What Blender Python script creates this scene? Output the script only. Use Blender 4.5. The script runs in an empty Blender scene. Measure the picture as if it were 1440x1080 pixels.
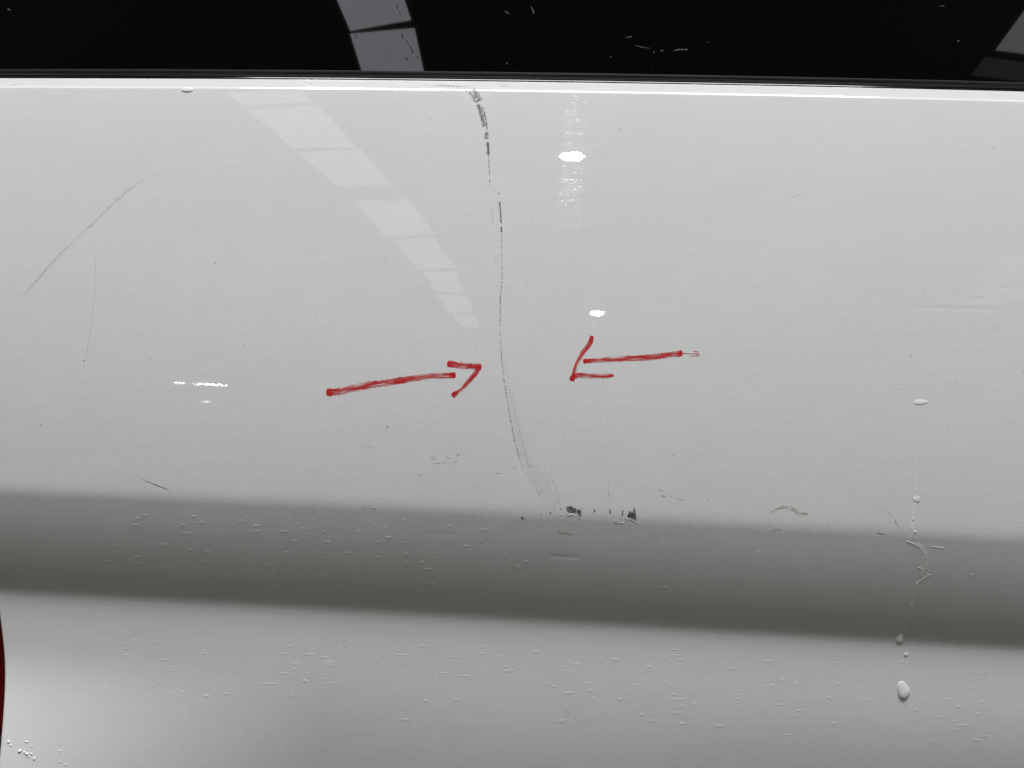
import bpy, math, random
import numpy as np

scene = bpy.context.scene
col = scene.collection
MM = 0.001
R = math.radians

# ============================================================ camera
cam_data = bpy.data.cameras.new("camera")
cam = bpy.data.objects.new("camera", cam_data)
col.objects.link(cam)
cam.location = (0, -0.395, 0)
cam.rotation_euler = (R(90), 0, 0)
cam_data.sensor_width = 36.0
cam_data.lens = 36.0 * 395.0 / 504.0
cam_data.clip_start = 0.01
cam_data.clip_end = 200
scene.camera = cam

# ============================================================ light: a dim hall with roof lights and lamps, no sky, no sun
world = bpy.data.worlds.new("World")
scene.world = world
world.use_nodes = True
bg = world.node_tree.nodes["Background"]
bg.inputs[0].default_value = (1.0, 0.99, 0.87, 1)
bg.inputs[1].default_value = 0.071
scene.view_settings.view_transform = 'Standard'
scene.view_settings.look = 'None'
scene.view_settings.gamma = 1
scene.view_settings.exposure = 0.07
scene.view_settings.use_curve_mapping = False
scene.cycles.max_bounces = 8
scene.cycles.transparent_max_bounces = 12
scene.cycles.sample_clamp_indirect = 6

def area(name, loc, sx, sy, radiance, color, rot=None, aim=None, shape='RECTANGLE'):
    d = bpy.data.lights.new(name, 'AREA')
    d.shape = shape
    d.size, d.size_y = sx, sy
    a = sx * sy * (math.pi / 4 if shape == 'ELLIPSE' else 1)
    d.energy = radiance * a * math.pi
    d.color = color
    o = bpy.data.objects.new(name, d)
    col.objects.link(o)
    o.location = loc
    if aim is not None:
        import mathutils
        o.rotation_euler = (mathutils.Vector(aim) - mathutils.Vector(loc)).to_track_quat('-Z', 'Y').to_euler()
    else:
        o.rotation_euler = rot or (0, 0, 0)
    return o

# x, y, z (m), width, length, heading of each translucent roof sheet / lamp fitting
SKY_PANES = [(-3.544,-8.388,6.0,1.128,0.725,-88.66),(-3.493,-10.067,6.0,1.19,2.184,-87.36),(-3.277,-12.44,6.0,1.244,2.177,-84.24),(-2.854,-16.021,6.0,1.356,3.015,-86.25),(-2.552,-19.711,6.0,1.274,3.729,-85.93),(-2.373,-23.98,6.0,1.179,4.027,-89.14),(-2.331,-29.005,6.0,1.18,4.9,-89.54),(-2.238,-34.506,6.0,1.1,4.721,-88.7)]
WINDOW_PANES = [(-1.556,-5.62,6.0,0.747,0.675,-81.23),(-1.475,-6.413,6.0,0.777,0.779,-86.74)]
SIDE_PANES = [(18.448,-21.857,6.0,2.496,9.929,-62.86)]
SIDE_GLASS = [(6.408,-5.364,6.0,0.878,0.841,-88.07),(6.487,-6.05,6.0,1.133,0.295,-88.39)]
LAMPS = [(0.83,-8.005,4.134,0.334,0.142),(2.094,-15.587,2.999,0.349,0.116),(-5.966,-12.725,0.399,0.665,0.077),(-6.741,-12.913,0.435,0.238,0.079),(-6.059,-12.69,-0.09,0.256,0.038)]
DAY = (0.90, 0.94, 1.0)
for (x, y, z, w, l, h) in SKY_PANES:
    area("roof_light", (x, y, z), l, w, 1.4, DAY, rot=(0, 0, R(h)))
for (x, y, z, w, l, h) in WINDOW_PANES:
    area("roof_light", (x, y, z), l, w, 4.6, DAY, rot=(0, 0, R(h)))
for (x, y, z, w, l, h) in SIDE_PANES:
    area("roof_light", (x, y, z), l, w, 0.38, (1.0, 1.0, 0.94), rot=(0, 0, R(h)))
for k, (x, y, z, w, l, h) in enumerate(SIDE_GLASS):
    area("roof_light", (x, y, z), l, w, (2.0, 0.3)[k], (0.92, 1.0, 0.96), rot=(0, 0, R(h)))
for k, (x, y, z, w, h) in enumerate(LAMPS):
    area("hall_lamp", (x, y, z), w, h, (240, 130, 26, 16, 12, 60)[k], (0.98, 1.0, 0.90), aim=(0, 0, 0), shape='ELLIPSE')
# added soft key light above the vehicle, not a part of the roof
area("overhead_key", (0.3, -1.3, 4.0), 3.6, 1.6, 15.9, (0.995, 0.985, 0.995), aim=(0, 0, 0))

# ============================================================ helpers
DENTS = [(201.2,39.88,243.52,39.03,1.0,-0.03),(201.16,38.45,243.47,37.6,1.4,0.035),(227.18,48.66,262.52,48.19,1.8,0.025),(228.83,42.91,238.07,42.6,1.0,0.03),(-7.45,92.21,-7.02,21.05,2.2,0.03),(-7.02,21.05,2.1,-35.01,2.5,0.04),(2.1,-35.01,24.57,-63.17,4.0,0.05),(-20.19,150.73,-12.86,125.05,1.6,0.1),(-25.18,147.84,-10.79,147.45,1.6,0.1),(19.56,-86.07,32.73,-86.8,0.9,0.1),(-41.02,-74.27,-28.29,-74.96,0.8,0.04)]
EDGE_ARC = (-265.02,-196.05,-0.001018)
LAMP_SPLIT = -184.19
# ---- panel surface, millimetres: x right, z up, y into the vehicle ------------------------------------------
CAM_D = 395.0            # lens to the crest of the panel
ZC = (-63.89, -0.04722, -2.997e-05)       # crest line of the body crease: c0 + c1 x + c2 x^2
ZW = (153.35, -0.01306, 2.071e-05)       # lower edge of the window seal
PLAN_R = 4200.0                      # the panel is slightly bowed in plan
# profile: position (1 = window line, 0 = crease line, below 0 = lower panel) -> tilt of the face in degrees (+ = up)
TILT = [(-2.0,-11),(-0.9,-11),(-0.70,-10),(-0.55,-6),(-0.45,-2.6),(-0.36,0.6),(-0.289,3.2),(-0.277,2.2),(-0.266,-8),(-0.254,-26),(-0.243,-33),(-0.225,-30),(-0.18,-23),(-0.12,-18),(-0.05,-13.5),
        (-0.014,-12.5),(-0.001,-8.5),(0.012,-4.5),(0.028,-2.4),(0.06,-1.8),(0.12,-1.0),(0.25,0.7),(0.42,2.6),(0.58,3.8),(0.75,4.8),
        (0.86,5.8),(0.94,7.0),(0.9715,7.8),(0.9742,10),(0.9760,28),(0.9775,28),(0.9800,17.5),(0.990,17),(1.0005,17),(1.004,50),(1.03,60),(1.05,20),(2.5,20)]
_pv = np.arange(-2.0, 2.5, 0.0005)
_pa = np.interp(_pv, [t[0] for t in TILT], [t[1] for t in TILT])
_k = np.hanning(7); _k /= _k.sum()
_pa = np.convolve(np.pad(_pa, 3, mode='edge'), _k, mode='valid')
_py = np.concatenate([[0], np.cumsum(np.tan(np.radians(_pa[:-1])) * 0.0005 * 216.0)])
_py -= _py[(_pv > -0.1) & (_pv < 0.9)].min()
def z_crease(x): return ZC[0] + ZC[1]*x + ZC[2]*x*x
def z_window(x): return ZW[0] + ZW[1]*x + ZW[2]*x*x
def vcoord(x, z):
    c = z_crease(x); return (z - c) / (z_window(x) - c)
def gauss(d, s): return np.exp(-(d/s)**2)
def relief(x, z):
    """pressed-in damage on the metal: pucker along the crack, the creased dent at the right, small dings"""
    r = np.zeros(np.broadcast(x, z).shape)
    for (x0, z0, x1, z1, w, h) in DENTS:
        dx, dz = x1-x0, z1-z0; L = math.hypot(dx, dz)
        s = ((x-x0)*dx + (z-z0)*dz)/L; d = ((z-z0)*dx - (x-x0)*dz)/L
        e = np.clip(np.minimum(s, L-s)/(0.25*L)+0.5, 0, 1)
        r = r + h * gauss(d, w) * e*e*(3-2*e)
    return r
def depth(x, z):
    x = np.asarray(x, float); z = np.asarray(z, float)
    v = vcoord(x, z)
    # the lower panel twists outwards towards the lamp at its left end
    twist = np.tan(np.radians(12.0 * np.clip((-100.0 - x) / 130.0, 0, 1.5) ** 1.15 - 3.5 * np.clip(x / 250.0, 0, 1.3)))
    d = np.clip(-0.37 - v, 0, 2) * 216.0
    return np.interp(v, _pv, _py) + x*x/(2*PLAN_R) + relief(x, z) - twist * d**3/(d*d + 1300.0)

GLASS_TILT, GLASS_IN = 10.0, 9.5
def glass_depth(x, z):
    x = np.asarray(x, float); z = np.asarray(z, float)
    return 13.0 + GLASS_IN - 6.0 + (z - z_window(x)) * math.tan(math.radians(GLASS_TILT)) + x*x/(2*PLAN_R)


def link(name, me, mat=None, parent=None, smooth=True):
    o = bpy.data.objects.new(name, me)
    col.objects.link(o)
    if mat: me.materials.append(mat)
    if smooth: me.shade_smooth()
    if parent: o.parent = parent
    return o

def tag(o, label=None, cat=None, group=None, kind=None):
    for k, v in (("label", label), ("category", cat), ("group", group), ("kind", kind)):
        if v: o[k] = v
    return o

def mesh(name, verts, faces):
    me = bpy.data.meshes.new(name)
    me.from_pydata([tuple(float(c) * MM for c in v) for v in verts], [], faces)
    me.validate()
    return me

def grid_mesh(name, X, Y, Z):
    n, m = X.shape
    v = np.stack([X, Y, Z], -1).reshape(-1, 3) * MM
    i = np.arange(n - 1)[:, None] * m + np.arange(m - 1)[None, :]
    f = np.stack([i, i + 1, i + m + 1, i + m], -1).reshape(-1, 4)
    me = bpy.data.meshes.new(name)
    me.vertices.add(len(v)); me.vertices.foreach_set('co', v.ravel())
    me.loops.add(f.size); me.loops.foreach_set('vertex_index', f.ravel())
    me.polygons.add(len(f)); me.polygons.foreach_set('loop_start', np.arange(0, f.size, 4))
    me.update(calc_edges=True)
    return me

# ------------------------------------------------------------ materials
def new_mat(name):
    m = bpy.data.materials.new(name); m.use_nodes = True
    nt = m.node_tree
    return m, nt, nt.nodes["Principled BSDF"], nt.nodes["Material Output"]

def node(nt, t, **kw):
    n = nt.nodes.new(t)
    for k, v in kw.items():
        if k.startswith('i'): n.inputs[int(k[1:])].default_value = v
        else: setattr(n, k, v)
    return n

def math_n(nt, op, a, b=None, c=None, clamp=False):
    n = nt.nodes.new('ShaderNodeMath'); n.operation = op; n.use_clamp = clamp
    for k, v in enumerate((a, b, c)):
        if v is None: continue
        if isinstance(v, (int, float)): n.inputs[k].default_value = v
        else: nt.links.new(v, n.inputs[k])
    return n.outputs[0]

def vmath(nt, op, a, b=None):
    n = nt.nodes.new('ShaderNodeVectorMath'); n.operation = op
    for k, v in enumerate((a, b)):
        if v is None: continue
        if isinstance(v, tuple): n.inputs[k].default_value = v
        else: nt.links.new(v, n.inputs[k])
    return n.outputs[0]

def noise(nt, vec, scale, detail=2, rough=0.5, out='Fac'):
    n = node(nt, 'ShaderNodeTexNoise'); n.inputs['Scale'].default_value = scale
    n.inputs['Detail'].default_value = detail; n.inputs['Roughness'].default_value = rough
    nt.links.new(vec, n.inputs['Vector'])
    return n.outputs[out]

def ramp(nt, fac, stops):
    n = node(nt, 'ShaderNodeValToRGB')
    e = n.color_ramp.elements
    e[0].position, e[0].color = stops[0][0], stops[0][1]
    e[1].position, e[1].color = stops[1][0], stops[1][1]
    for p, c in stops[2:]:
        x = e.new(p); x.color = c
    nt.links.new(fac, n.inputs[0])
    return n.outputs[0]

def make_paint():
    m, nt, b, out = new_mat("white_paint")
    tc = node(nt, 'ShaderNodeTexCoord'); P = tc.outputs['Object']
    # faint film of road dust, patchy
    d1 = noise(nt, vmath(nt, 'MULTIPLY', P, (1, 1, 1.6)), 9, 4, 0.6)
    d2 = noise(nt, vmath(nt, 'MULTIPLY', P, (30, 30, 420)), 1, 3, 0.6)
    c = ramp(nt, d1, [(0.3, (0.775, 0.780, 0.790, 1)), (0.75, (0.745, 0.752, 0.752, 1))])
    mix = node(nt, 'ShaderNodeMix', data_type='RGBA', blend_type='MULTIPLY'); mix.inputs[0].default_value = 1
    g = ramp(nt, d2, [(0.3, (0.985, 0.985, 0.985, 1)), (0.7, (1, 1, 1, 1))])
    nt.links.new(c, mix.inputs[6]); nt.links.new(g, mix.inputs[7])
    nt.links.new(mix.outputs[2], b.inputs['Base Color'])
    b.inputs['Roughness'].default_value = 0.5
    b.inputs['Specular IOR Level'].default_value = 0.0
    b.inputs['Coat Weight'].default_value = 1.0
    b.inputs['Coat Roughness'].default_value = 0.011
    # orange peel of the lacquer + fine horizontal polishing marks
    N = node(nt, 'ShaderNodeNewGeometry').outputs['Normal']
    o1 = vmath(nt, 'SUBTRACT', noise(nt, vmath(nt, 'MULTIPLY', P, (110, 110, 190)), 1, 1, 0.5, 'Color'), (0.5, 0.5, 0.5))
    o1 = vmath(nt, 'MULTIPLY', o1, (0.0045, 0.0045, 0.0045))
    o2 = vmath(nt, 'SUBTRACT', noise(nt, vmath(nt, 'MULTIPLY', P, (900, 900, 1300)), 1, 2, 0.6, 'Color'), (0.5, 0.5, 0.5))
    o2 = vmath(nt, 'MULTIPLY', o2, (0.008, 0.008, 0.006))
    s = noise(nt, vmath(nt, 'MULTIPLY', P, (40, 40, 9000)), 1, 2, 0.7)
    s0 = noise(nt, vmath(nt, 'MULTIPLY', P, (30, 30, 1500)), 1, 1, 0.5)
    gate = math_n(nt, 'MULTIPLY', math_n(nt, 'SUBTRACT', s0, 0.50, clamp=True), 5.0, clamp=True)
    sz = math_n(nt, 'MULTIPLY', math_n(nt, 'SUBTRACT', s, 0.5), 0.5)
    cz = node(nt, 'ShaderNodeCombineXYZ'); nt.links.new(sz, cz.inputs[2])
    n0 = vmath(nt, 'ADD', vmath(nt, 'ADD', N, o1), o2)
    n = vmath(nt, 'NORMALIZE', n0)
    ns = vmath(nt, 'NORMALIZE', vmath(nt, 'ADD', n0, cz.outputs[0]))     # inside the polishing scratches
    nt.links.new(n, b.inputs['Coat Normal'])
    r1 = vmath(nt, 'SUBTRACT', noise(nt, vmath(nt, 'MULTIPLY', P, (70, 70, 330)), 1, 3, 0.6, 'Color'), (0.5, 0.5, 0.5))
    r2 = vmath(nt, 'SUBTRACT', noise(nt, P, 1500, 1, 0.5, 'Color'), (0.5, 0.5, 0.5))
    rn = vmath(nt, 'ADD', vmath(nt, 'MULTIPLY', r1, (0.02, 0.02, 0.035)), vmath(nt, 'MULTIPLY', r2, (0.10, 0.10, 0.10)))
    nt.links.new(vmath(nt, 'NORMALIZE', vmath(nt, 'ADD', N, rn)), b.inputs['Normal'])
    b2 = node(nt, 'ShaderNodeBsdfPrincipled')
    for k in ('Roughness', 'Specular IOR Level', 'Coat Weight', 'Coat Roughness'): b2.inputs[k].default_value = b.inputs[k].default_value
    for k in ('Base Color', 'Normal'): nt.links.new(b.inputs[k].links[0].from_socket, b2.inputs[k])
    b2.inputs['Coat Roughness'].default_value = 0.045
    nt.links.new(ns, b2.inputs['Coat Normal'])
    mx = node(nt, 'ShaderNodeMixShader')
    nt.links.new(math_n(nt, 'MULTIPLY_ADD', gate, 0.30, 0.02), mx.inputs[0])
    nt.links.new(b.outputs[0], mx.inputs[1]); nt.links.new(b2.outputs[0], mx.inputs[2]); nt.links.new(mx.outputs[0], out.inputs[0])
    return m

def make_plain(name, color, rough, coat=0.0, spec=0.5, nz=None):
    m, nt, b, out = new_mat(name)
    b.inputs['Base Color'].default_value = (*color, 1)
    b.inputs['Roughness'].default_value = rough
    b.inputs['Coat Weight'].default_value = coat
    b.inputs['Coat Roughness'].default_value = 0.03
    b.inputs['Specular IOR Level'].default_value = spec
    if nz:
        tc = node(nt, 'ShaderNodeTexCoord')
        f = noise(nt, tc.outputs['Object'], nz[0], 3, 0.6)
        c = ramp(nt, f, [(0.3, (*[a * nz[1] for a in color], 1)), (0.7, (*[min(1, a * nz[2]) for a in color], 1))])
        nt.links.new(c, b.inputs['Base Color'])
    return m

def make_mark(name, color, alpha, nscale, contrast, rough=0.6):
    """thin deposit (dirt, scuff, scratch) that lets the paint show through in places"""
    m, nt, b, out = new_mat(name)
    b.inputs['Base Color'].default_value = (*color, 1)
    b.inputs['Roughness'].default_value = rough
    b.inputs['Specular IOR Level'].default_value = 0.2
    tc = node(nt, 'ShaderNodeTexCoord')
    f = noise(nt, tc.outputs['Object'], nscale, 2, 0.6)
    at = node(nt, 'ShaderNodeAttribute', attribute_name='uvw'); sp = node(nt, 'ShaderNodeSeparateXYZ'); nt.links.new(at.outputs['Vector'], sp.inputs[0])
    e = math_n(nt, 'ABSOLUTE', math_n(nt, 'SUBTRACT', sp.outputs[1], 0.5))
    e = math_n(nt, 'SUBTRACT', 1.0, math_n(nt, 'MULTIPLY', e, 1.6))
    a = math_n(nt, 'MULTIPLY_ADD', math_n(nt, 'SUBTRACT', f, 0.5), contrast, alpha)
    a = math_n(nt, 'MULTIPLY', a, e, clamp=True)
    nt.links.new(a, b.inputs['Alpha'])
    return m

def make_ink():
    m, nt, b, out = new_mat("red_ink")
    at = node(nt, 'ShaderNodeAttribute', attribute_name='uvw')     # u along (mm), v across 0..1, w distance to the nearer end (mm)
    sp = node(nt, 'ShaderNodeSeparateXYZ'); nt.links.new(at.outputs['Vector'], sp.inputs[0])
    u, v, w = sp.outputs
    cx = node(nt, 'ShaderNodeCombineXYZ')
    nt.links.new(math_n(nt, 'MULTIPLY', u, 0.09), cx.inputs[0]); nt.links.new(math_n(nt, 'MULTIPLY', v, 9.0), cx.inputs[1])
    st = noise(nt, cx.outputs[0], 1.0, 3, 0.62)
    tc = node(nt, 'ShaderNodeTexCoord')
    bl = noise(nt, tc.outputs['Object'], 900, 2, 0.6)
    big = noise(nt, tc.outputs['Object'], 130, 1, 0.5)
    dab = math_n(nt, 'SUBTRACT', 1.0, math_n(nt, 'DIVIDE', w, 4.0), clamp=True)     # more ink where the pen rested
    e = math_n(nt, 'MULTIPLY', math_n(nt, 'ABSOLUTE', math_n(nt, 'SUBTRACT', v, 0.5)), 2.0)
    edge = math_n(nt, 'POWER', e, 5.0)
    a = math_n(nt, 'MULTIPLY_ADD', math_n(nt, 'SUBTRACT', st, 0.46), 4.6, 0.50)
    a = math_n(nt, 'MULTIPLY_ADD', math_n(nt, 'SUBTRACT', bl, 0.5), 0.5, a)
    a = math_n(nt, 'MULTIPLY_ADD', math_n(nt, 'SUBTRACT', big, 0.45), 1.2, a)
    a = math_n(nt, 'MULTIPLY_ADD', dab, 0.7, a)
    a = math_n(nt, 'SUBTRACT', a, math_n(nt, 'MULTIPLY', edge, 0.9))
    a = math_n(nt, 'MAXIMUM', math_n(nt, 'MINIMUM', a, 0.97), math_n(nt, 'MULTIPLY', math_n(nt, 'SUBTRACT', 1.0, edge), 0.14))
    nt.links.new(a, b.inputs['Alpha'])
    c = ramp(nt, a, [(0.3, (0.72, 0.060, 0.065, 1)), (0.95, (0.56, 0.015, 0.021, 1))])
    nt.links.new(c, b.inputs['Base Color'])
    b.inputs['Roughness'].default_value = 0.42
    b.inputs['Specular IOR Level'].default_value = 0.3
    return m

def make_water(name="water", body=1.0, shine=0.5, tone=0.77):
    m, nt, b, out = new_mat(name)
    tr = node(nt, 'ShaderNodeBsdfTransparent'); tr.inputs[0].default_value = (0.97, 0.97, 0.97, 1)
    df = node(nt, 'ShaderNodeBsdfDiffuse'); df.inputs[0].default_value = (tone, tone, tone, 1)
    gl = node(nt, 'ShaderNodeBsdfGlossy'); gl.inputs['Roughness'].default_value = 0.03
    fr = node(nt, 'ShaderNodeFresnel'); fr.inputs[0].default_value = 1.33
    m1 = node(nt, 'ShaderNodeMixShader'); m1.inputs[0].default_value = body
    m2 = node(nt, 'ShaderNodeMixShader')
    nt.links.new(tr.outputs[0], m1.inputs[1]); nt.links.new(df.outputs[0], m1.inputs[2])
    nt.links.new(math_n(nt, 'MULTIPLY', fr.outputs[0], shine), m2.inputs[0]); nt.links.new(m1.outputs[0], m2.inputs[1]); nt.links.new(gl.outputs[0], m2.inputs[2])
    nt.links.new(m2.outputs[0], out.inputs[0])
    return m

def make_glass():
    m, nt, b, out = new_mat("dark_glass")
    b.inputs['Base Color'].default_value = (0.0006, 0.0006, 0.0008, 1)
    b.inputs['Roughness'].default_value = 0.02
    b.inputs['IOR'].default_value = 1.34
    return m

def make_rubber(name="seal_rubber", k=1.0, r0=0.05, r1=0.08, spec=0.45):
    m, nt, b, out = new_mat(name)
    tc = node(nt, 'ShaderNodeTexCoord'); P = tc.outputs['Object']
    f = noise(nt, vmath(nt, 'MULTIPLY', P, (25, 200, 900)), 1, 3, 0.6)
    c = ramp(nt, f, [(0.3, (0.006 * k, 0.0075 * k, 0.007 * k, 1)), (0.75, (0.014 * k, 0.018 * k, 0.0165 * k, 1))])
    nt.links.new(c, b.inputs['Base Color'])
    r = math_n(nt, 'MULTIPLY_ADD', f, r1, r0)
    nt.links.new(r, b.inputs['Roughness'])
    b.inputs['Specular IOR Level'].default_value = spec
    return m

PAINT = make_paint()
INK = make_ink()
WATER = make_water()
DROP_AND_GLINT = make_water("water_drop", 0.95, 0.8, 0.86)  # pale colour stands in for light focused by drops, and for corner glints
GLASS = make_glass()
RUBBER = make_rubber()
RUBBER_M = make_rubber("seal_rubber_pale", 1.6, 0.45, 0.25, 0.1)  # paler base stands in for a dim reflection on the lips
METAL = make_plain("bare_primer", (0.12, 0.122, 0.115), 0.55, nz=(480, 0.3, 2.8))
METAL_LIGHT = make_plain("scraped_primer", (0.20, 0.20, 0.19), 0.6, nz=(1500, 0.45, 1.7))
CRACKDARK = make_plain("crack_edge", (0.11, 0.108, 0.103), 0.7, nz=(900, 0.4, 2.0))
FLAKE = make_plain("paint_flake", (0.74, 0.75, 0.74), 0.45)
RED = make_plain("red_lens", (0.060, 0.0012, 0.0018), 0.12, coat=0.0, spec=0.3)
BLACK = make_plain("black_plastic", (0.006, 0.006, 0.006), 0.5)
SCRATCH = make_mark("scratch_grey", (0.34, 0.335, 0.33), 0.22, 420, 1.1)
SCRATCH_F = make_mark("scratch_pale", (0.36, 0.35, 0.34), 0.26, 600, 1.0)
SCRATCH_D = make_mark("scratch_dark", (0.03, 0.03, 0.03), 0.85, 900, 2.5)
DIRT = make_mark("brown_dirt", (0.44, 0.39, 0.31), 0.42, 500, 1.6)
DIRT_G = make_mark("grey_dirt", (0.29, 0.215, 0.135), 0.55, 700, 2.0)
LINE = make_mark("hairline_crack", (0.38, 0.30, 0.23), 0.30, 900, 1.8)
DUST = make_plain("pale_dust", (0.065, 0.063, 0.054), 0.8)
DUSTD = make_plain("dark_dust", (0.012, 0.012, 0.012), 0.9, spec=0.05)

# ============================================================ the vehicle
van = bpy.data.objects.new("vehicle", None)
col.objects.link(van)
van.location = (0, 0, 0)
tag(van, "white painted vehicle panel below a black window, its paint cracked between two red arrows", "vehicle")

# ---- body panel
def edge_x(z):
    x0, z0, c = EDGE_ARC
    return np.maximum(x0 + c * (z - z0) ** 2, -490 + 0.02 * (z + 60))

vs = np.concatenate([np.arange(-1.35, -0.33, 0.0045), np.arange(-0.33, 0.06, 0.0028), np.arange(0.06, 0.962, 0.0036), np.arange(0.962, 1.0016, 0.0007)])
ss = np.concatenate([[0, .0008, .0018, .003], np.linspace(0.0045, 1, 720)])
XR = 480.0
V = vs[:, None]
def zx(v, x): c = z_crease(x); return c + v * (z_window(x) - c)
zl = zx(V, np.full_like(V, -270.0)); XL = edge_x(zl)
X = XL + (XR - XL) * ss[None, :]
Z = zx(V, X)
Y = depth(X, Z)
# rolled edge beside the lamp, plain returns on the other three sides (all out of the picture)
rollX, rollY = [], []
for a in (90, 67, 45, 22):
    rollX.append(X[:, :1] - 1.6 * math.sin(R(a)) + 0.0); rollY.append(Y[:, :1] + 1.6 * (1 - math.cos(R(a))))
cX = [X[:, :1] - 1.6] + rollX; cY = [Y[:, :1] + 14] + rollY
X = np.concatenate(cX + [X, X[:, -1:]], 1); Y = np.concatenate(cY + [Y, Y[:, -1:] + 14], 1)
Z = np.concatenate([Z[:, :1]] * 5 + [Z, Z[:, -1:]], 1)
X = np.concatenate([X[:1], X, X[-1:]]); Z = np.concatenate([Z[:1], Z, Z[-1:]]); Y = np.concatenate([Y[:1] + 14, Y, Y[-1:] + 14])
panel = link("body_panel", grid_mesh("body_panel", X, Y, Z), PAINT, van)
tag(panel, "white metal panel with a folded crease along its lower part")

# ---- window glass: curved slab
gx = np.linspace(-490, 480, 84)
def glass_slab():
    zz = np.concatenate([np.linspace(1.0, 230, 30)])
    Xg, Wg = np.meshgrid(gx, zz); Zg = z_window(Xg) + Wg
    Yg = glass_depth(Xg, Zg)
    Xs = np.concatenate([Xg, Xg[::-1]]); Zs = np.concatenate([Zg, Zg[::-1]]); Ys = np.concatenate([Yg, (Yg + 4.0)[::-1]])
    Xs = np.concatenate([Xs, Xs[:1]]); Zs = np.concatenate([Zs, Zs[:1]]); Ys = np.concatenate([Ys, Ys[:1]])
    return grid_mesh("rear_window", Xs, Ys, Zs)
window = link("rear_window", glass_slab(), GLASS, van, smooth=False)
for p in window.data.polygons: p.use_smooth = abs(p.normal.y) > 0.5
tag(window, "black tinted window glass with roof lights mirrored in it")

# ---- window seal: three rubber ridges drawn along the window line
def bead(name, w0, w1, y_off, bulge, mat, parent, wob=0.0, phase=0.0, prof=None):
    xs = np.linspace(-490, 480, 420)
    t = np.linspace(0, math.pi, 13)
    Xb = np.repeat(xs[:, None], len(t) + 2, 1)
    wv = wob * (np.sin(xs * 0.045 + phase) + 0.6 * np.sin(xs * 0.13 + 2 * phase) + 0.4 * np.sin(xs * 0.31 + phase))
    wm, hw = (w0 + w1) / 2, (w1 - w0) / 2
    prof_w = np.concatenate([[w0], wm - hw * np.cos(t), [w1]])
    prof_y = np.concatenate([[6.0], -bulge * np.sin(t), [6.0]])
    if prof:                                             # a lip with a flat chamfer instead of a round bead
        prof_w, prof_y = np.array([p[0] for p in prof]), np.array([p[1] for p in prof])
        Xb = np.repeat(xs[:, None], len(prof), 1)
    base = depth(xs, zx(1.0, xs))
    Zb = z_window(xs)[:, None] + prof_w[None, :] + wv[:, None] * 0.25
    Yb = base[:, None] + y_off + prof_y[None, :] + wv[:, None] * 0.3
    return link(name, grid_mesh(name, Xb[:, ::-1], Yb[:, ::-1], Zb[:, ::-1]), mat, parent)
seal = bead("window_seal", -0.5, 0.75, 1.0, 0.9, RUBBER_M, van, 0.1, 0.4)
tag(seal, "black rubber seal strip along the window edge")
bead("seal_lip", 0, 0, 0.3, 0, RUBBER, seal, 0.15, 0.9, [(0.8, 6), (0.8, 0.5), (0.9, 0.08), (0.98, 0.02), (1.0, 0.03), (1.2, 0.128), (1.42, 0.235), (1.45, 0.25), (1.55, 0.42), (1.85, 1.2), (1.9, 6)])
bead("seal_lip", 1.95, 3.1, 2.3, 0.6, RUBBER_M, seal, 0.35, 1.7)
bead("seal_lip", 3.15, 4.1, 3.1, 0.5, RUBBER_M, seal, 0.35, 3.0)
bead("seal_lip", 4.15, 6.6, 3.9, 0.4, RUBBER_M, seal, 0.1, 5.0)

# ---- tail lamp, deep behind the panel's curved left edge
lamp = bpy.data.objects.new("tail_lamp", None); col.objects.link(lamp); lamp.parent = van
tag(lamp, "red tail lamp lens above a black housing, beyond the panel's curved edge")
def lamp_piece(name, z0, z1, inset, mat):
    zz = np.linspace(z0, z1, 50); s = np.linspace(0, 1, 24)
    xr = edge_x(zz) + 5.0
    Xp = xr[:, None] + (-560 - xr[:, None]) * s[None, :]
    Zp = np.repeat(zz[:, None], len(s), 1)
    Yp = depth(np.maximum(Xp, -490), Zp) + inset + 6 * s[None, :] ** 2
    Xq = np.concatenate([Xp[:1], Xp, Xp[-1:]]); Zq = np.concatenate([Zp[:1], Zp, Zp[-1:]]); Yq = np.concatenate([Yp[:1] + 18, Yp, Yp[-1:] + 18])
    return link(name, grid_mesh(name, Xq, Yq, Zq), mat, lamp)
lamp_piece("lens", LAMP_SPLIT, 60, 4.0, RED)
lamp_piece("housing", -345, LAMP_SPLIT - 0.3, 4.6, BLACK)

# ============================================================ marks on the panel (coordinates in mm on the panel)
ARROW_A = [([(-91.79,-4.14),(-88.02,-4.07),(-77.75,-1.96),(-64.08,0.43),(-50.43,2.47),(-40.2,3.9),(-27.59,4.38)],[4.12,3.92,3.53,3.72,3.53,3.14,2.94]),([(-32.03,10.17),(-29.3,9.7),(-23.17,8.88),(-14.99,8.74)],[3.5,3.32,3.15,2.97]),([(-15.54,9.29),(-17.71,5.74),(-21.79,0.97),(-25.54,-3.11),(-29.62,-5.84)],[2.45,2.62,2.27,2.1,2.8])]
ARROW_B = [([(34.95,11.28),(39.74,11.46),(52.63,12.4),(67.29,13.16),(79.04,14.64),(84.34,15.23)],[2.45,2.27,2.97,3.15,2.97,3.32]),([(39.61,23.87),(38.6,20.47),(35.08,15.78),(31.84,9.93),(30.25,4.67),(29.2,1.46)],[2.1,2.62,2.45,1.92,2.45,2.97]),([(28.61,2.8),(31.54,4.09),(37.97,4.09),(45.57,4.09),(50.25,4.21)],[2.1,2.8,2.45,2.8,1.22])]
ARROW_B_TAIL = [([(84.04,15.05),(87.87,14.94),(92.7,14.88)],[0.42,0.35,0.56]),([(89.35,16.35),(92.12,15.88)],[0.28,0.28]),([(87.86,13.82),(92.57,13.94)],[0.28,0.32])]
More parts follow.
